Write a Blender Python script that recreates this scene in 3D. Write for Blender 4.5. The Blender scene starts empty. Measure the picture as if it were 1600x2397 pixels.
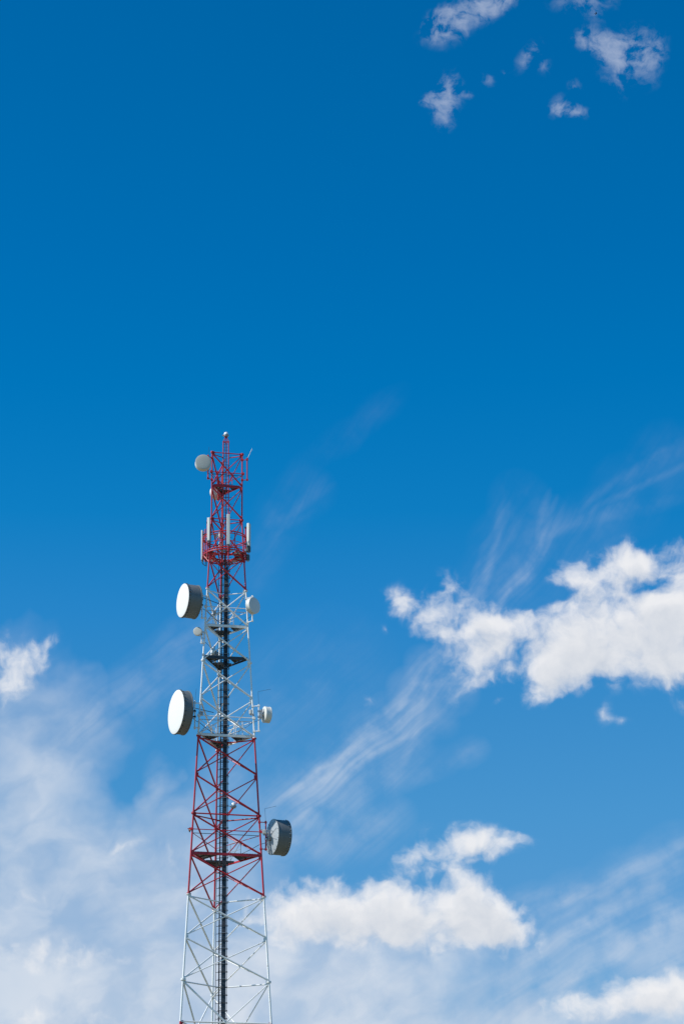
import bpy, math, random
from mathutils import Vector, Matrix
random.seed(7)
scene = bpy.context.scene
COL = scene.collection
R = math.radians

# ------------------------------------------------------------------ camera
PITCH, ROLL = R(21.83), R(-0.838)
EYE = Vector((0, 0, 1.6))
F = 6000.0 / 100.0                      # focal length of the sky chart, in hundredths of the frame unit
_r, _u, _f = Vector((1, 0, 0)), Vector((0, -math.sin(PITCH), math.cos(PITCH))), Vector((0, math.cos(PITCH), math.sin(PITCH)))
AX_R = math.cos(ROLL) * _r + math.sin(ROLL) * _u
AX_U = -math.sin(ROLL) * _r + math.cos(ROLL) * _u
AX_F = _f
cam_data = bpy.data.cameras.new('camera')
cam = bpy.data.objects.new('camera', cam_data)
COL.objects.link(cam)
cam.matrix_world = Matrix(((AX_R.x, AX_U.x, -AX_F.x, EYE.x), (AX_R.y, AX_U.y, -AX_F.y, EYE.y),
                           (AX_R.z, AX_U.z, -AX_F.z, EYE.z), (0, 0, 0, 1)))
cam_data.sensor_fit = 'VERTICAL'
cam_data.sensor_height = 36
cam_data.lens = 6000.0 / 2397.0 * 36
cam_data.clip_end = 20000
scene.camera = cam
scene.view_settings.view_transform = 'Standard'
scene.view_settings.look = 'None'
scene.view_settings.exposure = 0
scene.view_settings.gamma = 1

def at(px, py, Y):
    """the point at world depth Y on the sight line through a place measured in the photograph"""
    d = AX_F * 6000 + AX_R * (px - 800) - AX_U * (py - 1198.5)
    return EYE + d * (Y / d.y)

# ------------------------------------------------------------------ sun
SUN_AZ, SUN_EL = R(18), R(45)            # from the left, a little towards the viewer
SUNV = Vector((-math.cos(SUN_AZ) * math.cos(SUN_EL), -math.sin(SUN_AZ) * math.cos(SUN_EL), math.sin(SUN_EL)))
sd = bpy.data.lights.new('sun', 'SUN')
sd.energy = 5.0
sd.angle = R(0.53)
sd.color = (1.0, 0.955, 0.885)
sun = bpy.data.objects.new('sun', sd)
COL.objects.link(sun)
sun.location = (-60, -20, 80)
sun.rotation_euler = SUNV.to_track_quat('Z', 'Y').to_euler()

# ------------------------------------------------------------------ world: Nishita sky, polarised, with clouds
world = bpy.data.worlds.new('World')
scene.world = world
world.use_nodes = True
NT = world.node_tree
BG = NT.nodes['Background']
STR = 0.1
BG.inputs[1].default_value = STR

class G:
    """small helper for writing node graphs"""
    def __init__(s, tree): s.t = tree
    def put(s, sock, v):
        if isinstance(v, bpy.types.NodeSocket): s.t.links.new(v, sock)
        elif v is not None: sock.default_value = v
    def new(s, kind, **kw):
        n = s.t.nodes.new(kind)
        for k, v in kw.items(): setattr(n, k, v)
        return n
    def math(s, op, a, b=None, c=None, clamp=False):
        n = s.new('ShaderNodeMath', operation=op, use_clamp=clamp)
        for i, v in enumerate((a, b, c)): s.put(n.inputs[i], v)
        return n.outputs[0]
    def vec(s, op, a, b=None, out=0):
        n = s.new('ShaderNodeVectorMath', operation=op)
        s.put(n.inputs[0], a)
        if b is not None: s.put(n.inputs[1], b)
        return n.outputs[out]
    def dot(s, a, b): return s.vec('DOT_PRODUCT', a, b, 'Value')
    def scale(s, a, k):
        n = s.new('ShaderNodeVectorMath', operation='SCALE')
        s.put(n.inputs[0], a); s.put(n.inputs['Scale'], k)
        return n.outputs[0]
    def comb(s, x, y, z=0.0):
        n = s.new('ShaderNodeCombineXYZ')
        for i, v in enumerate((x, y, z)): s.put(n.inputs[i], v)
        return n.outputs[0]
    def noise(s, v, scale, detail=2.0, rough=0.5, out=0, dim='2D', lac=2.0):
        n = s.new('ShaderNodeTexNoise', noise_dimensions=dim)
        s.put(n.inputs['Vector'], v)
        n.inputs['Scale'].default_value = scale; n.inputs['Detail'].default_value = detail
        n.inputs['Roughness'].default_value = rough; n.inputs['Lacunarity'].default_value = lac
        return n.outputs[out]
    def mapr(s, v, a, b, c=0.0, d=1.0, kind='LINEAR'):
        n = s.new('ShaderNodeMapRange', interpolation_type=kind)
        s.put(n.inputs['Value'], v)
        for k, x in (('From Min', a), ('From Max', b), ('To Min', c), ('To Max', d)): s.put(n.inputs[k], x)
        return n.outputs[0]
    def mix(s, f, a, b, blend='MIX'):
        n = s.new('ShaderNodeMix', data_type='RGBA', blend_type=blend)
        s.put(n.inputs[0], f); s.put(n.inputs[6], a); s.put(n.inputs[7], b)
        return n.outputs[2]
    def blobs(s, p, items):
        """sum of soft cones: each (x, y, rx, ry, turn in degrees, weight)"""
        acc = None
        for (x, y, rx, ry, a, w) in items:
            m = s.new('ShaderNodeMapping', vector_type='TEXTURE')
            s.put(m.inputs['Vector'], p)
            m.inputs['Location'].default_value = (x, y, 0)
            m.inputs['Rotation'].default_value = (0, 0, R(a))
            m.inputs['Scale'].default_value = (rx, ry, 1)
            g = s.new('ShaderNodeTexGradient', gradient_type='SPHERICAL')
            s.put(g.inputs[0], m.outputs[0])
            acc = s.math('MULTIPLY', g.outputs['Fac'], w) if acc is None else s.math('MULTIPLY_ADD', g.outputs['Fac'], w, acc)
        return acc

def lin(c):
    return tuple(((v / 255) / 12.92 if v <= 10 else ((v / 255 + .055) / 1.055) ** 2.4) for v in c)

g = G(NT)
tc = g.new('ShaderNodeTexCoord')
D = tc.outputs['Generated']
sky = g.new('ShaderNodeTexSky', sky_type='NISHITA', sun_disc=False)
sky.sun_elevation = SUN_EL
sky.sun_rotation = R(-108)
sky.dust_density = 0.6
sky.ozone_density = 2.0
# deep polarised blue: a filter over the sky that thins out towards the horizon
zc = g.dot(D, (0, 0, 1))
ramp = g.new('ShaderNodeValToRGB')
raw = [(24, (91, 115, 151)), (300, (93, 118, 154)), (600, (96, 121, 157)), (900, (99, 125, 161)), (1200, (104, 130, 166)),
       (1438, (108, 135, 170)), (1678, (113, 141, 176)), (1918, (119, 147, 181)), (2157, (126, 155, 186)), (2373, (134, 162, 191))]
want = [(0, 102, 170), (0, 106, 175), (0, 110, 181), (0, 117, 188), (14, 126, 196), (40, 134, 202), (60, 142, 205), (74, 150, 209), (88, 156, 211), (104, 166, 215)]
Z0, Z1 = 0.10, 0.60
els = []
for (y, c), w in zip(raw, want):
    z = math.sin(PITCH + math.atan((1198.5 - y) / 6000))
    els.append(((z - Z0) / (Z1 - Z0), [a / b for a, b in zip(lin(w), lin(c))]))
els.sort()
cr = ramp.color_ramp
while len(cr.elements) < len(els): cr.elements.new(0.5)
for e, (p, c) in zip(cr.elements, els):
    e.position = p; e.color = (*c, 1)
NT.links.new(g.mapr(zc, Z0, Z1), ramp.inputs[0])
base = g.mix(1.0, sky.outputs[0], ramp.outputs[0], 'MULTIPLY')

# sky chart: the directions around (north, 21.8 degrees up) on a flat chart, one unit about one degree
df = g.math('MAXIMUM', g.dot(D, tuple(AX_F)), 0.05)
cx = g.math('MULTIPLY_ADD', g.math('DIVIDE', g.dot(D, tuple(AX_R)), df), F, 8.0)
cy = g.math('MULTIPLY_ADD', g.math('DIVIDE', g.dot(D, tuple(AX_U)), df), -F, 11.985)
P = g.comb(cx, cy)
K = 1.0204 / 100
def bl(*items): return [(x * K, y * K, rx * K, ry * K, a, w) for (x, y, rx, ry, a, w) in items]
def strand(pts, width, weight):
    """a curved ribbon of cirrus: long soft ellipses laid end over end along a curve"""
    out = []
    for (x0, y0), (x1, y1) in zip(pts, pts[1:]):
        L = math.hypot(x1 - x0, y1 - y0)
        out.append(((x0 + x1) / 2, (y0 + y1) / 2, L * .95, width * 1.6, math.degrees(math.atan2(y1 - y0, x1 - x0)), weight))
    return out

half = (0.5, 0.5, 0.5)
warpL = g.vec('SUBTRACT', g.noise(P, 0.33, 2.0, 0.5, 1), half)       # slow bending
warpA = g.vec('SUBTRACT', g.noise(P, 0.75, 3.0, 0.5, 1), half)
warpB = g.vec('SUBTRACT', g.noise(P, 2.4, 5.0, 0.55, 1), half)
PW = g.vec('ADD', P, g.vec('ADD', g.scale(warpA, 0.34), g.scale(warpB, 0.17)))

# --- cirrus: long fine fibres fanning up to the right
def fibre_layer(turn, along, across, items, bend=0.55, lo=.30, hi=.78):
    q = g.vec('ADD', P, g.vec('ADD', g.scale(warpL, bend * 1.6), g.scale(warpA, bend * .06)))
    def stretched(al, ac, det, ro):
        m = g.new('ShaderNodeMapping', vector_type='TEXTURE')
        g.put(m.inputs['Vector'], q)
        m.inputs['Rotation'].default_value = (0, 0, R(turn)); m.inputs['Scale'].default_value = (al, ac, 1)
        return g.noise(m.outputs[0], 1.0, det, ro)
    n = g.math('MULTIPLY_ADD', stretched(along * .7, across * .36, 3.0, .55), .40, g.math('MULTIPLY', stretched(along, across * 1.3, 3.0, .5), .60))
    patch = g.mapr(g.noise(P, 1.1, 4.0, .55), .32, .62, .40, 1.25)
    b = g.blobs(g.vec('ADD', P, g.vec('ADD', g.scale(warpL, bend * .5), g.vec('ADD', g.scale(warpA, .20), g.scale(warpB, .05)))), items)
    return g.math('MULTIPLY', b, g.math('MULTIPLY', patch, g.mapr(n, lo, hi, 0.34, 1.22)))
rnd = random.Random(21)
def filaments(pts, n, spread, width, weight):
    out = []
    for k in range(n):
        o0, o1 = rnd.uniform(-spread, spread), rnd.uniform(-spread, spread)
        a = rnd.randint(0, max(0, len(pts) - 4)); b = rnd.randint(min(len(pts), a + 3), len(pts))
        sub = pts[a:b]; new = []
        for q, (x, y) in enumerate(sub):
            t = q / max(1, len(sub) - 1); o = o0 + (o1 - o0) * t
            new.append((x + o * .64 + rnd.uniform(-4, 4), y + o * .77 + rnd.uniform(-4, 4)))
        out += strand(new, width * rnd.uniform(.7, 1.4), weight * rnd.uniform(.6, 1.3))
    return out
P_MAIN = [(600, 1915), (660, 1860), (740, 1800), (820, 1750), (890, 1700), (945, 1645), (990, 1590), (1035, 1535)]
P_FAN1 = [(1085, 1440), (1102, 1370), (1130, 1285), (1175, 1195), (1200, 1115)]
P_FAN2 = [(1140, 1420), (1165, 1365), (1205, 1305), (1240, 1240), (1265, 1165)]
P_FAN3 = [(1185, 1420), (1240, 1345), (1310, 1260), (1390, 1175), (1480, 1100), (1580, 1030)]
P_TOWER = [(575, 1360), (605, 1280), (640, 1210), (685, 1160), (740, 1105)]
MAIN = (strand(P_MAIN, 66, .27) + filaments(P_MAIN, 8, 62, 9, .15) + strand(P_MAIN[1:], 16, .13)
        + strand([(860, 1800), (960, 1770), (1040, 1735), (1100, 1715)], 26, .12) + strand([(640, 1950), (760, 1920), (900, 1880)], 60, .26)
        + [(690, 1600, 260, 190, -40, .07), (330, 1590, 330, 100, -45, .14), (230, 1650, 170, 70, -50, .13), (420, 1480, 170, 60, -42, .08), (540, 1730, 120, 200, 20, .10)]
        + strand([(40, 1900), (95, 1780), (165, 1690), (250, 1640)], 36, .22) + strand([(0, 1790), (50, 1700), (110, 1630)], 30, .16) + strand([(320, 1880), (350, 1810), (358, 1745)], 20, .20))
FAN = (strand(P_FAN1, 50, .05) + filaments(P_FAN1, 4, 50, 8, .055) + strand(P_FAN2, 36, .085) + filaments(P_FAN2, 4, 34, 8, .10) + strand(P_FAN3, 70, .04) + filaments(P_FAN3, 5, 90, 10, .035)
       + strand(P_TOWER, 44, .03) + filaments(P_TOWER, 4, 44, 9, .03) + strand([(600, 1180), (660, 1110), (740, 1040), (820, 980), (905, 905)], 26, .018))
P_LOW1 = [(1170, 2100), (1270, 2080), (1370, 2045), (1470, 1995), (1590, 1930)]
P_LOW2 = [(1150, 2310), (1240, 2250), (1330, 2195), (1440, 2135), (1590, 2055)]
P_LOW3 = [(640, 2400), (740, 2330), (840, 2270), (960, 2210), (1090, 2170)]
LOWER_SET = (strand(P_LOW1, 50, .16) + filaments(P_LOW1, 4, 56, 12, .09) + strand(P_LOW2, 90, .34) + filaments(P_LOW2, 5, 90, 14, .11)
             + strand(P_LOW3, 70, .42) + filaments(P_LOW3, 4, 80, 16, .11)
             + [(1000, 2340, 500, 90, -10, .6), (1380, 2340, 400, 80, -8, .6), (1540, 2230, 180, 160, -30, .55)])
fibres = g.math('ADD', fibre_layer(-41, 7.0, .36, bl(*MAIN)), fibre_layer(-57, 7.0, .34, bl(*FAN)))
fibres = g.math('ADD', fibres, fibre_layer(-29, 9.0, .55, bl(*LOWER_SET), .5, .24, .72))

# --- milky veil low down, thicker to the left, with torn upper edges
mh = g.new('ShaderNodeMapping', vector_type='TEXTURE')
g.put(mh.inputs['Vector'], g.vec('ADD', P, g.vec('ADD', g.scale(warpA, 0.9), g.scale(warpB, .12))))
mh.inputs['Rotation'].default_value = (0, 0, R(-20)); mh.inputs['Scale'].default_value = (1.6, 1.0, 1)
hz = g.noise(mh.outputs[0], 0.75, 6.0, 0.5)
PH = g.vec('ADD', P, g.vec('ADD', g.scale(warpA, 1.2), g.scale(warpB, .18)))
haze = g.blobs(PH, bl(
    (130, 1700, 110, 200, 22, .34), (215, 1740, 80, 160, 30, .22), (40, 1800, 170, 270, 10, .42), (60, 2000, 300, 280, 0, .75), (290, 1990, 260, 160, 8, .70), (400, 1910, 110, 110, 0, .40), (20, 1660, 90, 160, 20, .16),
    (355, 1815, 34, 90, 12, .32), (180, 2180, 430, 190, 0, .75), (130, 2350, 900, 230, 0, 1.35), (560, 2330, 560, 200, 0, .85), (460, 2080, 260, 180, 0, .55), (640, 2210, 260, 130, 0, .50),
    (780, 2230, 380, 140, 0, .5), (1150, 2370, 560, 130, 0, .6), (1560, 2360, 300, 120, 0, .4), (900, 2175, 420, 90, 3, .50), (60, 1560, 160, 150, 20, .18), (480, 1960, 200, 240, 0, .22)))
haze = g.math('MULTIPLY', haze, g.mapr(hz, .30, .68, .66, 1.22))
veil_t = g.math('MULTIPLY_ADD', fibres, 0.95, g.math('MULTIPLY', haze, 1.05))
veil = g.math('MULTIPLY', g.math('SUBTRACT', 1.0, g.math('POWER', 2.718, g.math('MULTIPLY', veil_t, -1.35))), 0.97)

# --- cumulus: soft masses whose optical depth is torn by noise; thin parts let the blue through
CUMULUS = bl(
    (930, 1378, 85, 62, 10, .50), (1000, 1405, 140, 78, 8, .58), (1025, 1348, 68, 66, 0, .62), (1095, 1430, 165, 84, 10, .68), (1160, 1430, 105, 72, 0, .55), (1060, 1490, 160, 85, 0, .50), (1090, 1560, 140, 75, -35, .40), (1140, 1500, 130, 90, 0, .42), (880, 1445, 36, 20, 30, .30), (890, 1370, 60, 50, 0, .3),
    (1400, 1328, 165, 86, 0, .95), (1335, 1335, 110, 50, 15, .6), (1440, 1285, 120, 68, 0, .8), (1550, 1278, 120, 54, -10, .75), (1580, 1325, 80, 50, 0, .5),
    (1300, 1470, 200, 115, 0, 1.1), (1440, 1450, 230, 112, 0, 1.1), (1575, 1440, 180, 150, 0, 1.1), (1270, 1545, 135, 84, -20, 1.0), (1240, 1580, 75, 56, -20, .6), (1420, 1525, 210, 84, 0, .85), (1555, 1385, 130, 75, 0, .7), (1545, 1530, 120, 66, 0, .55),
    (1500, 1348, 60, 28, -15, -.85), (1290, 1360, 60, 30, 0, -.45), (1200, 1470, 30, 40, 0, -.2), (1205, 1380, 70, 46, 0, -.5), (1195, 1500, 26, 60, 0, -.3),
    (1140, 1610, 52, 18, -48, .40), (1383, 1640, 26, 46, 10, .34), (1425, 1655, 48, 22, 5, .33), (842, 1608, 60, 38, 0, .30), (1565, 1600, 50, 46, 30, .40), (1380, 1715, 22, 30, 0, .2),
    (1110, 1932, 135, 60, 5, .85), (1000, 1962, 130, 66, 0, .58), (1035, 1908, 90, 46, 15, .5), (1155, 1942, 64, 40, 0, .5), (930, 1975, 130, 54, 0, .36), (1080, 2010, 80, 80, 20, .34), (1085, 1985, 50, 30, 0, -.2),
    (705, 2085, 180, 105, 0, 1.0), (850, 2085, 220, 105, 0, 1.1), (1000, 2092, 205, 100, 0, 1.1), (1110, 2090, 150, 96, 0, 1.05), (1165, 2130, 100, 76, 25, .75), (880, 2150, 420, 84, 3, .62), (1200, 2180, 80, 80, 40, .35), (610, 2090, 120, 80, 0, .22), (420, 1990, 150, 70, 0, .22),
    (1400, 2300, 210, 66, -4, .65), (1455, 2268, 150, 62, 0, .85), (1535, 2280, 115, 68, 10, .9), (1575, 2330, 120, 90, 0, .8), (1310, 2315, 150, 46, 0, .36),
    (10, 1495, 115, 96, 0, .42), (75, 1512, 90, 80, 0, .38), (0, 1565, 95, 110, 0, .34), (122, 1468, 60, 26, -12, .36), (130, 1530, 70, 36, 10, .22), (40, 1600, 60, 80, 30, .2),
    (150, 2185, 330, 66, 3, .55), (20, 2215, 200, 60, 0, .30), (300, 1940, 220, 62, -4, .34), (330, 2110, 160, 60, 10, .25), (60, 2060, 200, 70, 0, .30), (130, 2330, 420, 70, 0, .4))
SCRAPS = bl(
    (1080, 28, 150, 52, -27, .80), (1020, 65, 62, 60, -20, .55), (1150, -5, 90, 40, -20, .55), (1340, -5, 105, 48, 0, .60), (1365, 42, 42, 30, 0, .28),
    (1395, 105, 105, 46, 14, .55), (1450, 105, 95, 66, 0, .62), (1425, 155, 62, 78, 0, .58), (1492, 150, 42, 72, 8, .36), (1350, 92, 50, 40, 0, .40),
    (1030, 200, 46, 56, 0, .60), (1020, 238, 60, 46, 0, .55), (1016, 277, 36, 40, 0, .55), (985, 235, 52, 18, -10, .35), (1080, 220, 24, 16, 0, .45),
    (1208, 128, 26, 58, 32, .55), (1240, 155, 30, 30, 0, .34), (1117, 180, 26, 22, 0, .45), (1158, 165, 16, 12, 0, .36), (1275, 243, 30, 36, 20, .48), (1310, 253, 52, 24, 8, .70), (1315, 200, 26, 20, 0, .36))
def blob_group(name, items):
    grp = bpy.data.node_groups.new(name, 'ShaderNodeTree')
    grp.interface.new_socket('Vector', in_out='INPUT', socket_type='NodeSocketVector')
    grp.interface.new_socket('Mass', in_out='OUTPUT', socket_type='NodeSocketFloat')
    gg = G(grp)
    gi, go = grp.nodes.new('NodeGroupInput'), grp.nodes.new('NodeGroupOutput')
    grp.links.new(gg.blobs(gi.outputs[0], items), go.inputs[0])
    return grp
def use(grp, v):
    n = g.new('ShaderNodeGroup'); n.node_tree = grp
    g.put(n.inputs[0], v)
    return n.outputs[0]
cloud_group = blob_group('cloud_mass', CUMULUS)
SUNSTEP = (-0.16, -0.36, 0)
def depth_at(off):
    b = use(cloud_group, g.vec('ADD', PW, off) if off else PW)
    q = g.vec('ADD', P, g.vec('ADD', g.scale(warpA, 0.55), g.scale(warpB, 0.20)))
    if off: q = g.vec('ADD', q, off)
    low = g.noise(q, 0.95, 3.0, 0.5)
    return b, low, q
b0, low0, q0 = depth_at(None)
b1, low1, q1 = depth_at(SUNSTEP)
hi0 = g.noise(q0, 2.1, 8.0, 0.55)
def tau(b, low, hi=None):
    t = g.math('MULTIPLY_ADD', g.math('SUBTRACT', low, 0.5), 1.75, g.math('MULTIPLY', b, 1.0))
    if hi is not None: t = g.math('MULTIPLY_ADD', g.math('SUBTRACT', hi, 0.5), 1.30, t)
    return g.math('MULTIPLY', g.math('SMOOTH_MAX', g.math('SUBTRACT', t, 0.24), 0.0, 0.22), g.mapr(b, 0.0, 0.40, 0.0, 1.0, 'SMOOTHSTEP'))
t0 = tau(b0, low0, hi0)
t1 = tau(b1, low1)
ts = g.math('MULTIPLY', t0, 1.0)
alpha = g.math('MULTIPLY', g.math('SUBTRACT', 1.0, g.math('POWER', 2.718, g.math('MULTIPLY', g.math('MULTIPLY', t0, g.math('MINIMUM', g.math('MULTIPLY_ADD', t0, 1.35, 0.30), 1.9)), -1.25))), 0.985)
shade = g.math('POWER', 2.718, g.math('MULTIPLY', t1, -0.95))
shade = g.math('ADD', g.math('MULTIPLY', shade, 0.95), g.math('MULTIPLY_ADD', g.math('SUBTRACT', hi0, 0.5), 0.5, 0.32), clamp=True)
white, grey = lin((241, 241, 243)), lin((188, 198, 212))
cloud_col = g.mix(shade, tuple(v / STR for v in grey) + (1,), tuple(v / STR for v in white) + (1,))
# high thin scraps
bs_ = use(blob_group('cloud_scraps', SCRAPS), PW)
hs = g.noise(q0, 2.2, 8.0, 0.62)
tsn = g.math('MULTIPLY', g.math('SMOOTH_MAX', g.math('MULTIPLY_ADD', g.math('SUBTRACT', hs, 0.5), 3.6, g.math('MULTIPLY_ADD', bs_, .70, .02)), 0.0, 0.2), g.mapr(bs_, 0.0, 0.75, 0.0, 1.0, 'SMOOTHSTEP'))
alpha_s = g.math('MULTIPLY', g.math('SUBTRACT', 1.0, g.math('POWER', 2.718, g.math('MULTIPLY', tsn, -1.10))), 0.56)
scrap_col = tuple(v / STR for v in lin((216, 222, 236))) + (1,)
# veil colour drifts between bluish grey and white
veil_col = g.mix(g.mapr(hz, .36, .64), tuple(v / STR for v in lin((190, 205, 225))) + (1,), tuple(v / STR for v in lin((219, 226, 236))) + (1,))
c1 = g.mix(veil, base, veil_col)
c1 = g.mix(alpha_s, c1, scrap_col)
c2 = g.mix(alpha, c1, cloud_col)
NT.links.new(c2, BG.inputs[0])
world.cycles.sampling_method = 'MANUAL'
world.cycles.sample_map_resolution = 512

# ------------------------------------------------------------------ materials
def material(name, colour, rough=0.5, metal=0.0, dirt=None, dirt_amount=0.0, dirt_scale=3.0, bump=0.0, streak=True, spec=0.5):
    m = bpy.data.materials.new(name); m.use_nodes = True
    h = G(m.node_tree); bs = m.node_tree.nodes['Principled BSDF']
    bs.inputs['Roughness'].default_value = rough; bs.inputs['Metallic'].default_value = metal
    bs.inputs['Specular IOR Level'].default_value = spec
    co = h.new('ShaderNodeTexCoord').outputs['Object']
    mp = h.new('ShaderNodeMapping'); h.put(mp.inputs['Vector'], co)
    mp.inputs['Scale'].default_value = (1, 1, 0.3 if streak else 1)
    n = h.noise(mp.outputs[0], dirt_scale, 6.0, 0.6, dim='3D')
    fine = h.noise(co, dirt_scale * 9, 4.0, 0.6, dim='3D')
    k = h.math('MULTIPLY', h.mapr(n, .42, .72), dirt_amount)
    spots = h.mapr(h.noise(co, dirt_scale * 4.2, 5.0, .65, dim='3D'), .60, .68)
    c = h.mix(k, (*colour, 1), (*(dirt or colour), 1))
    c = h.mix(h.mapr(fine, .3, .7, 0, .16), c, tuple(v * .72 for v in colour) + (1,))
    if name.endswith('tower_paint'): c = h.mix(h.math('MULTIPLY', spots, .55), c, (.23, .12, .06, 1))
    h.put(bs.inputs['Base Color'], c)
    h.put(bs.inputs['Roughness'], h.mapr(n, .3, .7, rough - .06, min(1, rough + .12)))
    if bump:
        b = h.new('ShaderNodeBump'); b.inputs['Strength'].default_value = bump; b.inputs['Distance'].default_value = .01
        h.put(b.inputs['Height'], fine); h.put(bs.inputs['Normal'], b.outputs[0])
    return m
M = {
    'red': material('red_tower_paint', (.53, .016, .028), .40, 0, (.20, .012, .016), .55, 2.2),
    'white': material('white_tower_paint', (.86, .86, .84), .42, 0, (.60, .58, .53), .30, 2.2),
    'steel': material('galvanised_steel', (.42, .44, .46), .45, .55, (.25, .26, .27), .6, 6),
    'dark': material('dark_galvanised_steel', (.045, .055, .065), .5, .3, (.02, .02, .02), .5, 6),
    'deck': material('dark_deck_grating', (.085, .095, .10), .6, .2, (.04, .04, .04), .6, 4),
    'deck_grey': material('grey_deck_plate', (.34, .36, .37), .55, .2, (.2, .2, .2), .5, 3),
    'cable': material('black_feeder_cable', (.018, .026, .042), .32, 0, (.03, .035, .045), .4, 5),
    'radome': material('white_radome_fabric', (.80, .785, .75), .6, 0, (.70, .70, .68), .35, 1.1, .05),
    'radome_beige': material('beige_radome_plastic', (.54, .53, .48), .55, 0, (.44, .42, .36), .5, 2.5),
    'radome_grey': material('pale_grey_radome_plastic', (.70, .71, .71), .55, 0, (.56, .55, .51), .5, 2.5),
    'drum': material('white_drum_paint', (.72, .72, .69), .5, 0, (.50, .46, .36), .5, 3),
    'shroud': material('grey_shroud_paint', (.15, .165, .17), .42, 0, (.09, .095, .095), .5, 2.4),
    'backdish': material('pale_grey_reflector', (.40, .43, .45), .45, 0, (.28, .31, .32), .5, 2.6),
    'panel': material('off_white_panel_plastic', (.66, .66, .62), .5, 0, (.5, .49, .45), .45, 3),
    'box': material('light_grey_radio_casing', (.62, .63, .62), .5, 0, (.45, .45, .43), .4, 5),
    'boxdark': material('dark_grey_radio_casing', (.09, .10, .11), .5, 0, (.05, .05, .05), .4, 5),
    'lamp': material('frosted_lamp_glass', (.86, .86, .86), .18, 0, (.7, .7, .7), .3, 9),
    'rust': material('rusty_bracket_paint', (.42, .20, .10), .6, 0, (.2, .07, .03), .6, 8),
    'concrete': material('footing_concrete', (.36, .35, .33), .85, 0, (.2, .2, .19), .5, 3, .2),
    'bird': material('dark_feathers', (.03, .028, .027), .8, 0, (.06, .05, .05), .5, 30),
}

# ------------------------------------------------------------------ mesh helpers
class MB:
    def __init__(s): s.v, s.f, s.m, s.mi = [], [], [], 0
    def _ring(s, c, a, b, r, n):
        i = len(s.v)
        for k in range(n):
            t = 2 * math.pi * k / n
            s.v.append(c + (a * math.cos(t) + b * math.sin(t)) * r)
        return i
    def face(s, *idx): s.f.append(tuple(idx)); s.m.append(s.mi)
    @staticmethod
    def frame(d):
        d = d.normalized()
        up = Vector((0, 0, 1)) if abs(d.z) < .95 else Vector((0, 1, 0))
        a = d.cross(up).normalized()
        return a, a.cross(d).normalized()
    def rev(s, p, d, prof, n=20, caps=(True, True)):
        """surface of revolution: prof = [(distance along d, radius)]"""
        p, d = Vector(p), Vector(d).normalized(); a, b = s.frame(d)
        rings = [s._ring(p + d * t, a, b, r, n) for t, r in prof]
        for i, j in zip(rings, rings[1:]):
            for k in range(n): s.face(i + k, i + (k + 1) % n, j + (k + 1) % n, j + k)
        if caps[0]: s.face(*[rings[0] + k for k in reversed(range(n))])
        if caps[1]: s.face(*[rings[-1] + k for k in range(n)])
        return s
    def tube(s, p, q, r, n=8, r2=None):
        p, q = Vector(p), Vector(q)
        return s.rev(p, q - p, [(0, r), ((q - p).length, r2 or r)], n)
    def path(s, pts, r, n=6):
        for p, q in zip(pts, pts[1:]): s.tube(p, q, r, n)
        return s
    def hoop(s, c, R_, r, n=40, m=6, axis=None):
        c = Vector(c); d = Vector(axis or (0, 0, 1)); a, b = s.frame(d); i0 = len(s.v)
        for k in range(n):
            t = 2 * math.pi * k / n; e = a * math.cos(t) + b * math.sin(t)
            s._ring(c + e * R_, e, d.normalized(), r, m)
        for k in range(n):
            i, j = i0 + k * m, i0 + ((k + 1) % n) * m
            for l in range(m): s.face(i + l, i + (l + 1) % m, j + (l + 1) % m, j + l)
        return s
    def box(s, c, x, y, z):
        """box with half-axis vectors x, y, z"""
        c, x, y, z = Vector(c), Vector(x), Vector(y), Vector(z); i = len(s.v)
        for sz in (-1, 1):
            for sx, sy in ((-1, -1), (1, -1), (1, 1), (-1, 1)): s.v.append(c + x * sx + y * sy + z * sz)
        for q in ((3, 2, 1, 0), (4, 5, 6, 7), (0, 1, 5, 4), (1, 2, 6, 5), (2, 3, 7, 6), (3, 0, 4, 7)): s.face(*[i + k for k in q])
        return s
    def beam(s, p, q, w, h):
        """rectangular bar from p to q, w wide sideways, h tall"""
        p, q = Vector(p), Vector(q); a, b = s.frame(q - p)
        return s.box((p + q) / 2, (q - p) / 2, a * w / 2, b * h / 2)
    def prism(s, pts, h):
        i = len(s.v); n = len(pts)
        for p in pts: s.v.append(Vector(p))
        for p in pts: s.v.append(Vector(p) + Vector((0, 0, h)))
        s.face(*[i + k for k in reversed(range(n))]); s.face(*[i + n + k for k in range(n)])
        for k in range(n): s.face(i + k, i + (k + 1) % n, i + n + (k + 1) % n, i + n + k)
        return s
    def build(s, name, mats, parent=None, smooth=True, bevel=0.0):
        o0 = ORIGIN.get(parent.name, Vector()) if parent else Vector()
        me = bpy.data.meshes.new(name)
        me.from_pydata([tuple(v - o0) for v in s.v], [], s.f)
        for m in (mats if isinstance(mats, (list, tuple)) else [mats]): me.materials.append(M[m])
        me.polygons.foreach_set('material_index', s.m)
        if smooth:
            me.polygons.foreach_set('use_smooth', [True] * len(me.polygons))
            try: me.set_sharp_from_angle(angle=R(38))
            except Exception: pass
        me.update()
        o = bpy.data.objects.new(name, me); COL.objects.link(o)
        if parent: o.parent = parent
        ORIGIN[o.name] = o0
        if bevel:
            b = o.modifiers.new('bevel', 'BEVEL'); b.width = bevel; b.segments = 2
        return o
ORIGIN = {}
def thing(name, label, cat, loc, group=None):
    o = bpy.data.objects.new(name, None); COL.objects.link(o)
    o.location = loc; o.empty_display_size = .3
    o['label'] = label; o['category'] = cat
    if group: o['group'] = group
    ORIGIN[o.name] = Vector(loc)
    return o

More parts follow.
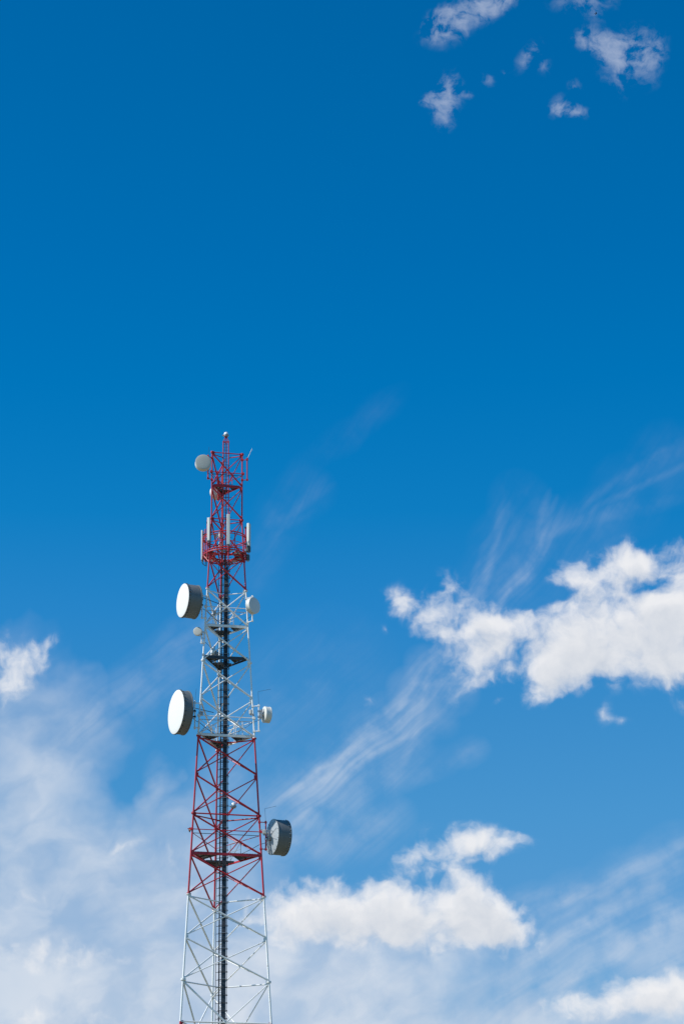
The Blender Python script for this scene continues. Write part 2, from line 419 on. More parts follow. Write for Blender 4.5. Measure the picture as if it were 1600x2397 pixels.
# ------------------------------------------------------------------ ground
gm = bpy.data.materials.new('meadow_grass'); gm.use_nodes = True
h = G(gm.node_tree); bs = gm.node_tree.nodes['Principled BSDF']; bs.inputs['Roughness'].default_value = .9
co = h.new('ShaderNodeTexCoord').outputs['Object']
h.put(bs.inputs['Base Color'], h.mix(h.mapr(h.noise(co, .05, 8, .6, dim='3D'), .35, .65), (.13, .125, .06, 1), (.24, .205, .13, 1)))
me = bpy.data.meshes.new('ground')
gv, gf, NG = [], [], 40
for j in range(NG + 1):
    for i in range(NG + 1):
        x, y = (i / NG - .5) * 12000, (j / NG - .5) * 12000
        far = max(0, math.hypot(x, y - 100) - 250)
        gv.append((x, y, 4 * math.sin(x * .0021 + 1) * math.sin(y * .0017) * min(1, far / 800)))
for j in range(NG):
    for i in range(NG):
        a = j * (NG + 1) + i; gf.append((a, a + 1, a + NG + 2, a + NG + 1))
me.from_pydata(gv, [], gf); me.materials.append(gm)
me.polygons.foreach_set('use_smooth', [True] * len(gf))
ground = bpy.data.objects.new('ground', me); COL.objects.link(ground); ground['kind'] = 'structure'

# ------------------------------------------------------------------ the lattice tower
LEV = [44.26, 42.73, 41.26, 39.59, 38.10, 36.47, 34.93, 33.35, 31.70, 30.10, 28.45, 26.80, 25.15, 23.46, 21.76, 20.13]
LOWER = [16.6, 12.9, 9.0, 4.8, 0.55]
TX, TY, TURN = -4.9457, 100.0, R(13.2336)
ANG = {'L': R(210) + TURN, 'R': R(330) + TURN, 'B': R(90) + TURN}
def radius(z): return max(.563 + .0623 * (44 - z), .7445)
def centre(z): return Vector((TX + .00388 * (z - 30), TY, z))
def corner(c, z, grow=0.0):
    r = radius(z) + grow
    return centre(z) + Vector((math.cos(ANG[c]), math.sin(ANG[c]), 0)) * r
def band(z):                               # which paint at this height
    for lo, hi, c in ((LEV[4], 99, 'red'), (LEV[8], LEV[4], 'white'), (LEV[12], LEV[8], 'red'), (LEV[15] - .05, LEV[12], 'white'), (12.9, LEV[15], 'red'), (4.8, 12.9, 'white')):
        if z >= lo: return c
    return 'red'
tower = thing('lattice_tower', 'tall tapering lattice tower banded red and white, carrying every dish and panel antenna', 'tower', centre(0))
ORIGIN[tower.name] = centre(0)

def legrad(z): return .028 + .0005 * (44 - z)
for c in 'LRB':
    mb = MB(); zs = LEV + LOWER
    for i, (za, zb) in enumerate(zip(zs, zs[1:])):
        mb.mi = 0 if band((za + zb) / 2) == 'red' else 1
        mb.tube(corner(c, za), corner(c, zb), legrad(za), 12, legrad(zb))
        if i % 2 == 0:                      # bolted flange pair at section joints
            d = (corner(c, zb) - corner(c, za)).normalized()
            below = mb.mi; above = 0 if band(za + .3) == 'red' else 1
            mb.rev(corner(c, za), d, [(.002, legrad(za) * 2.35), (.034, legrad(za) * 2.35)], 14)
            mb.mi = above
            mb.rev(corner(c, za), -d, [(.002, legrad(za) * 2.35), (.034, legrad(za) * 2.35)], 14)
            mb.mi = below
            for k in range(6):
                t = k * math.pi / 3
                e = Vector((math.cos(t), math.sin(t), 0)) * legrad(za) * 1.85
                mb.tube(corner(c, za) + e + Vector((0, 0, .05)), corner(c, za) + e - Vector((0, 0, .05)), .008, 6)
        inward = (centre(za) - corner(c, za)).normalized()
        mb.box(corner(c, za) + inward * .05 - Vector((0, 0, .07)), inward * .045, inward.cross(Vector((0, 0, 1))) * .006, Vector((0, 0, .04)))
        for oc in 'LRB':                    # gusset plates towards the other legs
            if oc != c:
                e = (corner(oc, za) - corner(c, za)).normalized()
                mb.box(corner(c, za) + e * .065 - Vector((0, 0, .02)), e * .045, e.cross(Vector((0, 0, 1))) * .006, Vector((0, 0, .065)))
    mb.build('leg', ['red', 'white'], tower)
    MB().prism([corner(c, .55) + Vector((x, y, -.6)) for x, y in ((-.5, -.5), (.5, -.5), (.5, .5), (-.5, .5))], .62).build('footing', 'concrete', tower, smooth=False, bevel=.03)

BR = {'LR': .036, 'RL': .022, 'LB': .036, 'BL': .030, 'RB': .0205, 'BR': .0205}
def brace(a, b, r, colour, name='diagonal_brace'):
    d = (b - a).normalized()
    mb = MB().tube(a + d * .07, b - d * .07, r, 8)
    for p, s in ((a, 1), (b, -1)):          # flattened bolted ends
        mb.beam(p + d * s * .03, p + d * s * .16, .012, r * 2.5)
    return mb.build(name, colour, tower)
for k in range(14):
    zt, zb = LEV[k], LEV[k + 1]
    col = band((zt + zb) / 2)
    if k in (2,): pass
    for fa, fb_ in (('L', 'R'), ('L', 'B'), ('R', 'B')):
        n_out = ((corner(fa, zt) + corner(fb_, zt)) / 2 - centre(zt)).normalized()
        for a, b, off in ((fa, fb_, .02), (fb_, fa, -.02)):
            brace(corner(a, zt - .06) + n_out * off, corner(b, zb + .06) + n_out * off, BR[a + b] * (.9 if k < 4 else 1), col)
for fa, fb_ in (('L', 'R'), ('L', 'B'), ('R', 'B')):      # last bay in view: braces meet in the middle of the strut below
    za, zb = LEV[14], LEV[15]
    mid = (corner(fa, zb) + corner(fb_, zb)) / 2
    brace(corner(fa, za - .06), mid, BR[fa + fb_], 'white'); brace(corner(fb_, za - .06), mid, BR[fb_ + fa], 'white')
low = MB()
zs = [LEV[15]] + LOWER
for za, zb in zip(zs, zs[1:]):
    low.mi = 0 if band((za + zb) / 2) == 'red' else 1; drop = .12 if za == LEV[15] else 0
    for fa, fb_ in (('L', 'R'), ('L', 'B'), ('R', 'B')):
        low.tube(corner(fa, za - drop), corner(fb_, zb), .03, 8); low.tube(corner(fb_, za - drop), corner(fa, zb), .028, 8)
        if za < LEV[15]: low.tube(corner(fa, za), corner(fb_, za), .03, 8)
lo = low.build('lower_bracing', ['red', 'white'], tower); lo['kind'] = 'stuff'

def strut(a, b, r, colour, name='horizontal_strut'):
    d = (b - a).normalized()
    return MB().tube(a + d * .03, b - d * .03, r, 8).build(name, colour, tower)
for k, front, spokes in ((0, 1, 1), (2, 1, 1), (4, 0, 1), (8, 0, 1), (10, 1, 1), (12, 0, 1), (14, 0, 1)):
    z = LEV[k]; col = band(z - .1)
    if front: strut(corner('L', z), corner('R', z), .022 if k < 4 else .029, band(z + .1))
    if spokes:
        for c in 'LRB': strut(corner(c, z - .08), centre(z - .08) + (corner(c, z) - centre(z)).normalized() * .12, .022 if k < 6 else .027, col, 'central_spoke')
for a, b in (('L', 'R'), ('L', 'B'), ('R', 'B')): strut(corner(a, LEV[15]), corner(b, LEV[15]), .03, 'white')

# platforms: three corner decks round the opening for the ladder
def platform(z, deck, trim, solid=False, fascia=True, lift=.05, inset=.10, cut=.43):
    p = MB()
    c0 = centre(z)
    root = None
    ring = MB()
    cs = {c: corner(c, z, -inset) for c in 'LRB'}
    for a, b in (('L', 'R'), ('L', 'B'), ('R', 'B')):
        ring.beam(cs[a] + Vector((0, 0, lift)), cs[b] + Vector((0, 0, lift)), .04, .10 if (a, b) == ('L', 'R') else .07)
    root = ring.build('platform', trim, tower, smooth=False)
    for c in 'LRB':
        o1, o2 = [x for x in 'LRB' if x != c]
        A, Bp, Cp = cs[c], cs[c].lerp(cs[o1], cut), cs[c].lerp(cs[o2], cut)
        up = Vector((0, 0, lift + .055))
        d = MB()
        if solid:
            d.prism([A + up, Bp + up, Cp + up] if (Bp - A).cross(Cp - A).z > 0 else [A + up, Cp + up, Bp + up], .03)
        else:                                # bars of the grating run parallel to the inner edge
            n = int((A - (Bp + Cp) / 2).length / .055)
            for i in range(1, n + 1):
                t = i / n
                d.beam(A.lerp(Bp, t) + up, A.lerp(Cp, t) + up, .032, .03)
        for t in (.35, .7, 1.0):             # joists
            d.beam(A.lerp(Bp, t) + up - Vector((0, 0, .035)), A.lerp(Cp, t) + up - Vector((0, 0, .035)), .035, .04)
        d.beam(A + up - Vector((0, 0, .04)), (Bp + Cp) / 2 + up - Vector((0, 0, .04)), .03, .04)
        d.build('deck', deck, root, smooth=False)
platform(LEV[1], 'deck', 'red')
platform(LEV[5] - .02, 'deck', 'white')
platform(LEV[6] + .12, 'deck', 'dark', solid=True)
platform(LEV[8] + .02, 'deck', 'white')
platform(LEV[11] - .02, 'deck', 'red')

# ring platform with guard rails
zr = LEV[3] + .13; rc = centre(zr); RR = .905
up = Vector((0, 0, 1))
rp = MB().hoop(rc, RR, .028, 48, 8).hoop(rc + up * .10, RR, .020, 48, 6).hoop(rc, .42, .02, 24, 6)
for k in range(12):
    e = Vector((math.cos(k * math.pi / 6 + .2), math.sin(k * math.pi / 6 + .2), 0))
    rp.beam(rc + e * .42, rc + e * RR, .035, .045)
for c in 'LRB':
    for oc in 'LRB':
        if oc > c: rp.tube(corner(c, zr - .05), corner(oc, zr - .05), .026, 8)
ringp = rp.build('ring_platform', 'red', tower)
dk = MB()
for k in range(48):
    if k in (13, 14, 31, 32, 33, 40): continue
    t0, t1 = k * math.pi / 24 + .02, (k + 1) * math.pi / 24 - .02
    pts = [rc + Vector((math.cos(t) * r, math.sin(t) * r, .03)) for r, t in ((.43, t0), (RR - .03, t0), (RR - .03, t1), (.43, t1))]
    dk.prism(pts, .012)
dk.build('deck', 'deck_grey', ringp, smooth=False)
gr = MB().hoop(rc + up * .82, RR, .026, 48, 6).hoop(rc + up * .73, RR - .01, .018, 48, 6).hoop(rc + up * .40, RR, .012, 48, 6)
gr.build('guard_rail', 'red', ringp)
for k in range(9):
    e = Vector((math.cos(k * 2 * math.pi / 9 + .35), math.sin(k * 2 * math.pi / 9 + .35), 0)) * RR
    MB().tube(rc + e, rc + e + up * .80, .018, 6).build('rail_post', 'red', ringp)
for c in 'LRB':                              # knee struts from the ring to the legs
    for s in (-.5, .5):
        a = ANG[c] + s
        MB().tube(rc + Vector((math.cos(a) * RR, math.sin(a) * RR, 0)), corner(c, zr - .45), .018, 6).build('knee_strut', 'red', ringp)

# central ladder, cable tray and feeder cables
ca, cb = at(523.4, 2300, 99.93), at(529.2, 1450, 99.93)
axis_d = (cb - ca) / (cb.z - ca.z)
def cpos(z): return ca + axis_d * (z - ca.z)
ztop = LEV[3] - .02
PXM = 1 / 59.5                               # metres per photo unit at the tower
X = Vector((1, 0, 0)); Yv = Vector((0, 1, 0))
for dx, r in ((-19.0, .011), (6.5, .011)):
    MB().tube(cpos(.3) + X * dx * PXM + Yv * .10, cpos(ztop) + X * dx * PXM + Yv * .10, r, 8).build('ladder_rail', 'dark', tower)
def rung(rg, z):
    rg.tube(cpos(z) + X * -19 * PXM + Yv * .10, cpos(z) + X * 9 * PXM + Yv * .10, .0105, 6)
    rg.tube(cpos(z) + X * -13 * PXM - Yv * .075, cpos(z) + X * 9 * PXM - Yv * .075, .011, 6)
    rg.tube(cpos(z) + X * 8.4 * PXM - Yv * .080, cpos(z) + X * 8.4 * PXM + Yv * .105, .009, 6)
    rg.tube(cpos(z) + X * -12.6 * PXM - Yv * .080, cpos(z) + X * -12.6 * PXM + Yv * .105, .009, 6)
z = ztop - .2; lower = MB()
while z > .5:
    if z > 19.6: rg = MB(); rung(rg, z); rg.build('ladder_rung', 'dark', tower)
    else: rung(lower, z)
    z -= .305
lower.build('lower_ladder_rungs', 'dark', tower)['kind'] = 'stuff'
tr = MB()
tr.beam(cpos(.3) + X * -11 * PXM, cpos(ztop + .3) + X * -11 * PXM, .05, .034)
tr.beam(cpos(.3) + X * -4.4 * PXM, cpos(ztop + .3) + X * -4.4 * PXM, .05, .018)
z = .6
while z < ztop:
    tr.tube(cpos(z) + X * -11 * PXM, cpos(z) + X * -4 * PXM, .0060, 5); z += .087
tr.build('cable_tray', 'dark', tower)
for i in range(5):
    for j in range(2):
        off = X * (-3.4 + i * 1.75 + (.3 if j else 0)) * PXM + Yv * (-.035 + j * .045)
        zt = ztop - .1 - .25 * ((i * 3 + j * 2) % 4)
        MB().tube(cpos(.3) + off, cpos(zt) + off, .0165, 8).build('feeder_cable', 'cable', tower)
z = 1.0
while z < ztop - .4:
    MB().beam(cpos(z) + X * -4.6 * PXM - Yv * .058, cpos(z) + X * 4.6 * PXM - Yv * .058, .012, .016).build('cable_clamp', 'steel', tower)
    z += .61 if z > 19 else 3.0

# upper ladder mast between the red poles
za, zb = LEV[3] - .3, at(530, 1036, 100).z
mx = centre(42)
pl = at(522.3, 1100, 99.9); pr = at(535, 1100, 99.9)
for p in (pl, pr):
    MB().tube((p.x, p.y, za), (p.x, p.y, zb), .023, 8).build('mast_pole', 'red', tower)
pb = Vector(((pl.x + pr.x) / 2, pl.y + .2, 0))
MB().tube((pb.x, pb.y, za), (pb.x, pb.y, zb), .02, 8).build('mast_pole', 'red', tower)
ml = MB(); z = za + .1
while z < zb - .05:
    ml.tube((pl.x, pl.y, z), (pr.x, pr.y, z), .0075, 5); z += .135
ml.tube(((pl.x + pr.x) / 2, pl.y + .02, za), ((pl.x + pr.x) / 2, pl.y + .02, zb), .007, 5)
ml.build('mast_rungs', 'dark', tower)
z = LEV[3] + .1
while z < LEV[1] + .4:
    MB().tube((pl.x - .13, pl.y + .1, z), (pr.x + .13, pr.y + .1, z), .009, 6).build('ladder_rung', 'dark', tower); z += .30
cap = MB()
tip = Vector(((pl.x + pr.x) / 2, pl.y + .06, at(528, 1024, 100).z))
for p in (pl, pr, pb):
    q = Vector((p.x, p.y, zb)); cap.tube(q, tip + (q - tip) * .22 + Vector((0, 0, .03)), .017, 6)
cap.beam((pl.x - .03, pl.y, zb), (pr.x + .03, pr.y, zb), .03, .03)
cap.beam((pl.x, pl.y, zb), (pb.x, pb.y, zb), .025, .025); cap.beam((pr.x, pr.y, zb), (pb.x, pb.y, zb), .025, .025)
cap.rev(tip - up * .02, up, [(0, .05), (.03, .05)], 10)
cap.build('mast_tip', 'red', tower)

# guard posts and rails standing on the lower platforms
def posts(zp, col, which):
    for c, d, t0, t1 in which:
        p, q = corner(c, zp, -.16).lerp(corner(d, zp, -.16), t0), corner(c, zp, -.16).lerp(corner(d, zp, -.16), t1)
        mb = MB()
        for e in (p, q): mb.tube(e + up * .1, e + up * .85, .013, 6)
        mb.tube(p + up * .84, q + up * .84, .012, 6); mb.tube(p + up * .5, q + up * .5, .010, 6); mb.tube(p + up * .14, q + up * .8, .010, 6)
        mb.build('handrail', col, tower)
posts(LEV[5], 'white', (('B', 'R', .25, .55), ('B', 'L', .3, .6)))
posts(LEV[8], 'white', (('B', 'R', .2, .5), ('B', 'L', .15, .4), ('B', 'R', .55, .75)))
posts(LEV[11], 'steel', (('B', 'R', .35, .6),))
posts(LEV[1], 'red', (('B', 'R', .2, .6), ('B', 'L', .2, .7)))

# pipe frames round the tower that carry dish struts: a front pipe, a pipe behind
def pipe_frame(py, col, back, drop=.15, ext=0.0):
    z = at(530, py, 99.5).z
    a, b = corner('L', z, .03), corner('R', z, .03)
    d = (b - a).normalized()
    MB().tube(a - d * (.05 + ext), b + d * .06, .018, 8).build('frame_pipe', col, tower)
    a2, b2, c2 = corner('L', z - drop), corner('R', z - drop), corner('B', z - drop)
    n = Vector((d.y, -d.x, 0)) * -.12
    MB().tube(a2 + n * .3, b2 + n * .3, .013, 6).build('frame_pipe', back, tower)
    MB().tube(a2.lerp(c2, .03), a2.lerp(c2, .97), .014, 6).build('frame_pipe', col, tower)
    MB().tube(b2.lerp(c2, .03), b2.lerp(c2, .97), .014, 6).build('frame_pipe', col, tower)
    for p in (a, b):                        # clamp blocks on the legs
        MB().box(p, (.06, 0, 0), (0, .055, 0), (0, 0, .05)).build('pipe_clamp', col, tower, bevel=.008)
pipe_frame(1422, 'white', 'steel')
pipe_frame(1680, 'white', 'steel')
pipe_frame(1948, 'red', 'dark', ext=.12)
pipe_frame(1104, 'red', 'dark', .08)

# ------------------------------------------------------------------ microwave dishes
def pole_mount(t, px, Y, y0, y1, stubs, leg, col, r=.026, name='mount_pole'):
    top, bot = at(px, y0, Y), at(px, y1, Y)
    bot = Vector((top.x, top.y, bot.z))
    mp = MB().tube(bot, top, r, 10).rev(top, up, [(0, r * 1.25), (.02, r * 1.25)], 10).rev(bot - up * .02, up, [(0, r * 1.25), (.02, r * 1.25)], 10).build(name, col, t)
    for sy in stubs:
        z = at(px, sy, Y).z
        lp = corner(leg, z); pp = Vector((top.x, top.y, z)); d = (lp - pp).normalized()
        MB().tube(pp - d * .05, lp, .019, 8).box(lp, (.05, 0, 0), (0, .05, 0), (0, 0, .035)).box(pp, (.04, 0, 0), (0, .04, 0), (0, 0, .035)).build('mount_arm', col, t)
    return top, bot

def dish(label, px, py, Y, facing, diam, depth, leg, style, pole=None, taper=1.0, strut_to=None, tilt=0.0, whip=None, arm_col='white', group='microwave dishes on the tower'):
    """facing: degrees to the left of straight towards the viewer; depth: length of the drum"""
    c = at(px, py, Y); a = R(facing)
    n = Vector((-math.sin(a) * math.cos(tilt), -math.cos(a) * math.cos(tilt), math.sin(tilt)))
    r = diam / 2
    front, drum, back = style
    t = thing('microwave_dish', label, 'dish antenna', c - n * depth, group)
    rim = MB().rev(c, -n, [(-.045 * r, r * .05), (-.040 * r, r * .45), (-.026 * r, r * .82), (-.006 * r, r * .985), (.0, r)], 48, (True, False)).build('radome', front, t)
    sh = MB().rev(c, -n, [(.0, r * 1.002), (.03, r * 1.012), (.035, r * .99), (depth * .5, r * (.99 + (taper - 1) * .5)), (depth - .04, r * taper * .99), (depth - .035, r * taper * 1.015), (depth, r * taper * 1.015)], 48, (False, False)).build('shroud', drum, t)
    sb = MB()
    if r > .45:                              # straps and clips round both rims
        fa, fb2 = MB.frame(n)
        for k in range(28):
            q = 2 * math.pi * k / 28 + random.uniform(-.04, .04); e = fa * math.cos(q) + fb2 * math.sin(q); s = n.cross(e)
            ln = random.uniform(.05, .11)
            sb.box(c - n * (ln * .5 + .004) + e * (r + .008), n * ln * .5, s * .008, e * .006)
            sb.box(c - n * ln + e * (r + .012), n * .012, s * .016, e * .014)
        sb.build('radome_clips', 'boxdark' if drum != 'shroud' or front == 'radome' else 'steel', sh, smooth=False)
    # reflector back: shallow bowl with a hub
    bowl = MB().rev(c - n * depth, -n, [(0, r * taper * 1.01), (.008, r * taper * .98), (.03 * diam, r * taper * .72), (.055 * diam, r * .42), (.07 * diam, r * .2)], 48, (False, True))
    bk = bowl.build('reflector', back, t)
    if r > .45:
        bb = MB(); fa, fb2 = MB.frame(n)
        for k in range(24):
            q = 2 * math.pi * k / 24; e = fa * math.cos(q) + fb2 * math.sin(q)
            bb.tube(c - n * (depth - .005) + e * r * taper * .97, c - n * (depth + .028) + e * r * taper * .965, .014, 6)
        for k in range(8):
            q = 2 * math.pi * (k + .5) / 8; e = fa * math.cos(q) + fb2 * math.sin(q)
            bb.beam(c - n * (depth + .018 * diam) + e * r * .86, c - n * (depth + .068 * diam) + e * r * .24, .02, .03)
        bb.build('back_ribs', 'steel', bk, smooth=False)
    hub = c - n * (depth + .07 * diam)
    MB().rev(hub + n * .02, -n, [(0, r * .22), (.07, r * .2), (.08, r * .12), (.15, r * .11)], 16).build('hub', 'steel' if r > .45 else back, t)
    hub_end = hub - n * .12
    if pole:
        ppx, pY, y0, y1, stubs = pole
        top, bot = pole_mount(t, ppx, pY, y0, y1, stubs, leg, arm_col)
        pz = Vector((top.x, top.y, min(max(hub_end.z, bot.z), top.z)))
        mb = MB()
        for dz in (-.12, .12) if r > .3 else (-.05, .05):
            mb.beam(hub_end + up * dz + n * .05, pz + up * dz, .05, .05)
            mb.box(pz + up * dz, (.045, 0, 0), (0, .045, 0), (0, 0, .03))
        mb.box(hub_end + n * .03, n * .02, n.cross(up).normalized() * min(.14, r * .5), up * min(.18, r * .6))
        mb.build('mount_bracket', 'dark' if drum == 'shroud' and front == 'radome' else 'steel', t, smooth=False)
        if whip:
            w = [Vector((top.x, top.y, top.z))] + [Vector((at(x, y, pY).x, pY, at(x, y, pY).z)) for x, y in whip]
            MB().path(w, .0055, 5).build('lightning_rod', 'dark', t)
    if pole:
        p0 = hub_end; p1 = Vector((top.x, top.y, hub_end.z - .22)) if r > .2 else Vector((top.x, top.y, hub_end.z - .08))
        lp = corner(leg, hub_end.z - .35) + (centre(hub_end.z) - corner(leg, hub_end.z)).normalized() * .05
        e = cpos(hub_end.z - .75) + Yv * .05
        pts = [p0, p0 - up * .12 - n * .03, p1 + Vector((0, 0, -.05)), lp]
        for q in (.25, .5, .75, 1.0): pts.append(lp.lerp(e, q) - up * .10 * math.sin(math.pi * q))
        MB().path(pts, .011 if r > .45 else .008, 6).build('feeder_cable', 'cable', t)
    if strut_to:
        (sx, sy, sY), (ex, ey, eY) = strut_to
        MB().tube(at(sx, sy, sY), at(ex, ey, eY), .014, 6).build('side_strut', 'dark' if front == 'radome' else 'steel', t)
    return t

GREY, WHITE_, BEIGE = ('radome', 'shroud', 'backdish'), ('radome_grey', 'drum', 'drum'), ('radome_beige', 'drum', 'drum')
yL = lambda z: corner('L', z).y
yR = lambda z: corner('R', z).y
# left leg, upper big dish
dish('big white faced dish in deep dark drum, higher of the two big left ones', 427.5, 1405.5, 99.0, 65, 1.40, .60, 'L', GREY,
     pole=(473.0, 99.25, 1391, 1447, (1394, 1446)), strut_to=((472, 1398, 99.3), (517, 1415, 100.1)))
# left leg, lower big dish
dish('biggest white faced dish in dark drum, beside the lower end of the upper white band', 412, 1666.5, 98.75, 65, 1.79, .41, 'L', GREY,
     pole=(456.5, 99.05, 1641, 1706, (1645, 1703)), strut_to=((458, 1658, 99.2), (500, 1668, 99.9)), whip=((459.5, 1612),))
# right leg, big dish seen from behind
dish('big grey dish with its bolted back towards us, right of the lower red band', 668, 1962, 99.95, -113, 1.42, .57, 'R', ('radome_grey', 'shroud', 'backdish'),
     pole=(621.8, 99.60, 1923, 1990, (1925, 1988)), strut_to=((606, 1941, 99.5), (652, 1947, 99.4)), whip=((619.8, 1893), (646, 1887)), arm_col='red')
# small ones
dish('round pale dish beside the tower top, facing us, highest of all the dishes', 476, 1081, 98.75, -7, .66, .26, 'L', ('radome_beige', 'drum', 'drum'),
     pole=(487.2, 99.30, 1066, 1121, (1068, 1119)), arm_col='red', whip=((489.3, 1046),))
dish('white dish half hidden behind the top platform inside the red frame', 506, 1155, 100.9, 150, .62, .20, 'B', WHITE_,
     pole=(511, 100.62, 1128, 1172, (1132, 1168)), arm_col='red')
dish('tiny pale round dish left of the upper white band, below the big dark drum', 462.3, 1477.2, 98.95, 8, .355, .10, 'L', BEIGE,
     pole=(472.0, 99.22, 1476, 1506, (1479, 1504)))
dish('small white dish right of the upper white band, its grey face turned to the right', 595.7, 1417, 99.0, -50, .68, .19, 'R', WHITE_,
     pole=(590.5, 99.50, 1395, 1454, (1397, 1453)))
dish('small white drum dish on the right leg, showing its back, above the red band', 630.5, 1674, 99.75, -112, .66, .24, 'R', WHITE_,
     pole=(605.5, 99.55, 1650, 1711, (1652, 1711)), whip=((604, 1619), (634, 1613)))
dish('tiny white dish inside the frame on top of the dark solid platform', 494.5, 1527, 99.6, 70, .26, .10, 'L', WHITE_,
     pole=(501.5, 99.62, 1514, 1541, (1539,)), arm_col='steel')

# empty mount pole at the top right
t = thing('antenna_mount', 'empty upright red pole on two arms at the top right of the tower', 'antenna mount', at(578.5, 1100, 99.75))
pole_mount(t, 578.5, 99.75, 1073, 1124.5, (1076, 1123), 'R', 'red')
MB().tube(at(580, 1072, 99.75), at(590, 1050, 99.75), .011, 6).build('whip_antenna', 'panel', t)

# ------------------------------------------------------------------ panel antennas round the ring
def panel(label, px, y0, y1, Y, face_deg, w, dep, pole, rust=False):
    top, bot = at(px, y0, Y), at(px, y1, Y)
    c = Vector((top.x, Y, (top.z + bot.z) / 2)); hh = (top.z - bot.z) / 2
    a = R(face_deg); n = Vector((-math.sin(a), -math.cos(a), 0)); s = Vector((n.y, -n.x, 0))
    t = thing('panel_antenna', label, 'panel antenna', (c.x, c.y, bot.z), 'panel antennas round the ring platform')
    MB().box(c, s * w / 2, n * dep / 2, up * hh).build('radome', 'panel', t, bevel=.018)
    MB().box(c - up * (hh + .012), s * w * .42, n * dep * .4, up * .012).build('end_cap', 'boxdark', t, smooth=False)
    cn = MB()
    for k in (-1, 0, 1):
        cn.tube(c + s * k * w * .27 - up * (hh + .02), c + s * k * w * .27 - up * (hh + .075), .012, 6)
    cn.build('connector', 'steel', t)
    pdx, p0, p1 = pole
    pp = c - n * (dep / 2 + .10) + s * pdx
    pt, pbz = at(px, p0, Y).z, at(px, p1, Y).z
    MB().tube((pp.x, pp.y, pbz), (pp.x, pp.y, pt), .026, 10).build('mount_pole', 'red', t)
    br = MB()
    for f in (-.72, .72):
        br.beam(c - n * dep / 2 + up * f * hh, pp + up * f * hh, .05, .035)
        br.box(pp + up * f * hh, (.04, 0, 0), (0, .04, 0), (0, 0, .03))
    br.build('mount_bracket', 'dark', t, smooth=False)
    e = Vector((c.x - rc.x, c.y - rc.y, 0)).normalized()   # arm back to the ring
    ar = MB()
    for dz in (.02, .74):
        ar.tube((pp.x, pp.y, rc.z + dz), rc + e * RR + up * dz, .018, 6)
    ar.build('mount_arm', 'red', t)
    cab = MB()
    for k in (-1, 1):
        p0_ = c + s * k * w * .27 - up * (hh + .07)
        cab.path([p0_, p0_ - up * .12 - n * .05, p0_ - up * .2 - n * .18, rc + e * (RR - .1) - up * .05 + s * k * .04], .011, 5)
    cab.build('jumper_cable', 'cable', t)
panel('pale slim panel antenna at front left of the ring, overlapping the left leg', 488.8, 1212, 1266, 99.22, 18, .12, .10, (.12, 1214, 1302))
panel('pale panel antenna standing front and centre on the ring platform, longest one', 534.8, 1204, 1275, 98.92, -3, .135, .09, (0, 1202, 1300))
panel('pale panel antenna outermost on the right of the ring, its side turned to us', 582, 1225.5, 1278.5, 99.45, -62, .15, .12, (-.02, 1232, 1310))
panel('pale panel antenna outermost on the left of the ring, seen edge on', 474.0, 1242, 1312, 100.2, 112, .16, .06, (0, 1240, 1316))

# ------------------------------------------------------------------ radio units
def radio(label, px, py, Y, w, hgt, dep, col, turn=0, hang=None):
    c = at(px, py, Y); a = R(turn); s = Vector((math.cos(a), math.sin(a), 0)); n = Vector((s.y, -s.x, 0))
    t = thing('radio_unit', label, 'radio unit', c - up * hgt / 2, 'radio units on the tower')
    MB().box(c, s * w / 2, n * dep / 2, up * hgt / 2).build('casing', col, t, bevel=.012)
    fn = MB()
    for k in range(5):
        fn.box(c + n * (dep / 2 + .012) + s * w * (k - 2) / 5.5, s * .006, n * .012, up * hgt * .42)
    fn.build('cooling_fins', col, t, smooth=False)
    MB().box(c - up * (hgt / 2 + .02), s * w * .3, n * dep * .3, up * .02).build('connector', 'steel', t, smooth=False)
    if hang is not None:
        hp = Vector(hang)
        MB().tube(c - n * dep / 2, hp, .02, 6).box(hp, (.04, 0, 0), (0, .04, 0), (0, 0, .05)).build('mount_bracket', 'steel', t)
    return t
radio('grey radio box above the ring platform deck, upright left of the ladder', 516, 1252, 99.75, .13, .30, .12, 'box', 20, centre(at(516, 1252, 99.75).z) - X * .1)
radio('smaller pale radio box next to the upright grey one over the ring deck', 506, 1253, 99.6, .09, .14, .10, 'box', -15, at(512, 1253, 99.85))
radio('white narrow radio box low over the ring deck beside the back leg', 515, 1275, 99.8, .10, .22, .10, 'box', 10, centre(at(515, 1275, 99.8).z) - X * .1)
radio('dark radio box under the right panel antenna at the ring edge', 582, 1286, 99.5, .12, .24, .14, 'boxdark', -35, at(575, 1288, 99.55))
radio('dark radio box hanging lowest at the right edge of the ring platform', 580, 1305, 99.62, .11, .26, .14, 'boxdark', -35, at(574, 1302, 99.62))
radio('pale radio box clamped to the left leg behind the biggest dish', 470.5, 1669, 99.3, .14, .16, .12, 'box', 30, corner('L', at(470.5, 1673, 99.3).z))
radio('small white radio box on the right leg beside the small drum dish', 587, 1667, 99.35, .10, .19, .10, 'box', -30, corner('R', at(590, 1669, 99.35).z))
radio('white radio box between the right leg and the big back turned dish', 618.5, 1948, 99.42, .13, .17, .13, 'box', -10, corner('R', at(611, 1948, 99.45).z))
radio('white radio casing behind the tiny dish on the dark platform', 507, 1531, 99.9, .14, .17, .12, 'box', 15, at(501.5, 1529, 99.62))
radio('white bracketed radio in the upper white band behind the dish frame', 502, 1434, 99.8, .11, .15, .10, 'box', 25, at(511, 1436, 100.3))

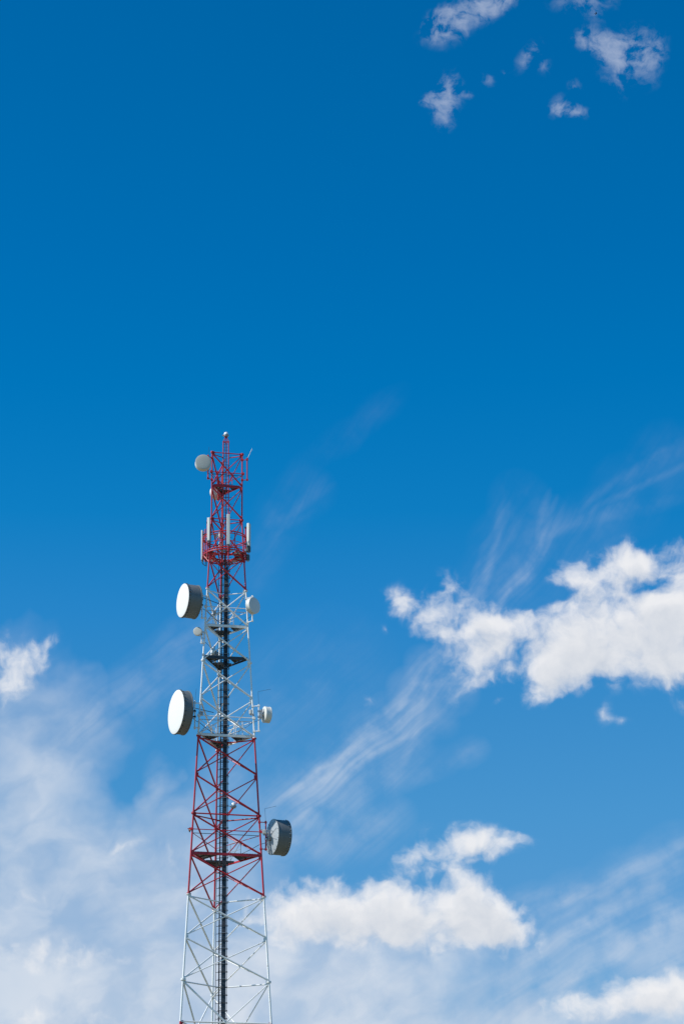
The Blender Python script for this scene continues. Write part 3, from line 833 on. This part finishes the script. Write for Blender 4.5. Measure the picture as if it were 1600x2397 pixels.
# loose end bracket, left end of the frame in the lower red band
t = thing('clamp_bracket', 'dark rusty clamp sticking out of the left leg in the lower red band', 'bracket', at(444, 1942, 99.2))
MB().beam(at(444, 1942, 99.2), corner('L', at(450, 1944, 99.2).z), .05, .06).box(at(444, 1942, 99.2), (.04, 0, 0), (0, .03, 0), (0, 0, .06)).build('clamp', 'rust', t, smooth=False)
MB().tube(at(444, 1937, 99.2), at(444, 1948, 99.2), .02, 6).build('stub_pipe', 'dark', t)

# ------------------------------------------------------------------ warning lights
def beacon(label, base, size, arm=None):
    t = thing('warning_light', label, 'warning light', base, 'aircraft warning lights')
    s = size
    MB().rev(base, up, [(0, .42 * s), (.10 * s, .5 * s), (.26 * s, .5 * s), (.30 * s, .62 * s), (.40 * s, .62 * s), (.43 * s, .52 * s)], 20).build('lamp_base', 'steel', t)
    MB().rev(base + up * .43 * s, up, [(0, .48 * s), (.25 * s, .47 * s), (.45 * s, .40 * s), (.60 * s, .25 * s), (.66 * s, .08 * s)], 20).build('lamp_dome', 'lamp', t)
    MB().box(base + up * .35 * s - X * .66 * s, X * .14 * s, Yv * .12 * s, up * .08 * s).build('hinge', 'steel', t, smooth=False)
    if arm is not None:
        MB().tube(base, arm, .022, 8).build('mount_arm', 'red', t)
    return t
beacon('white domed warning light on the very tip of the tower', tip + up * .01, .20)
b = at(546.3, 1891.5, 99.75)
beacon('white domed warning light on short red arm beside the black cables, lower red band', b, .21, at(533, 1910, 99.9))

# ------------------------------------------------------------------ bird
bc = at(1393.5, 32, 190.0)
mb = MB()
mb.rev(bc + Vector((-.10, 0, 0)), X, [(0, .006), (.03, .02), (.08, .03), (.14, .026), (.18, .02), (.21, .008)], 10)
for s in (-1, 1):
    pts = [bc + Vector((-.02, s * .02, .01)), bc + Vector((.05, s * .02, .01)), bc + Vector((.035, s * .15, .05)), bc + Vector((-.05, s * .27, .02)), bc + Vector((-.03, s * .14, .045))]
    mb.prism(pts, .008)
mb.prism([bc + Vector((-.09, -.012, 0)), bc + Vector((-.17, -.03, 0)), bc + Vector((-.17, .03, 0)), bc + Vector((-.09, .012, 0))], .006)
bird = mb.build('bird', 'bird')
bird['label'] = 'tiny dark bird gliding far off near the top right clouds'; bird['category'] = 'bird'
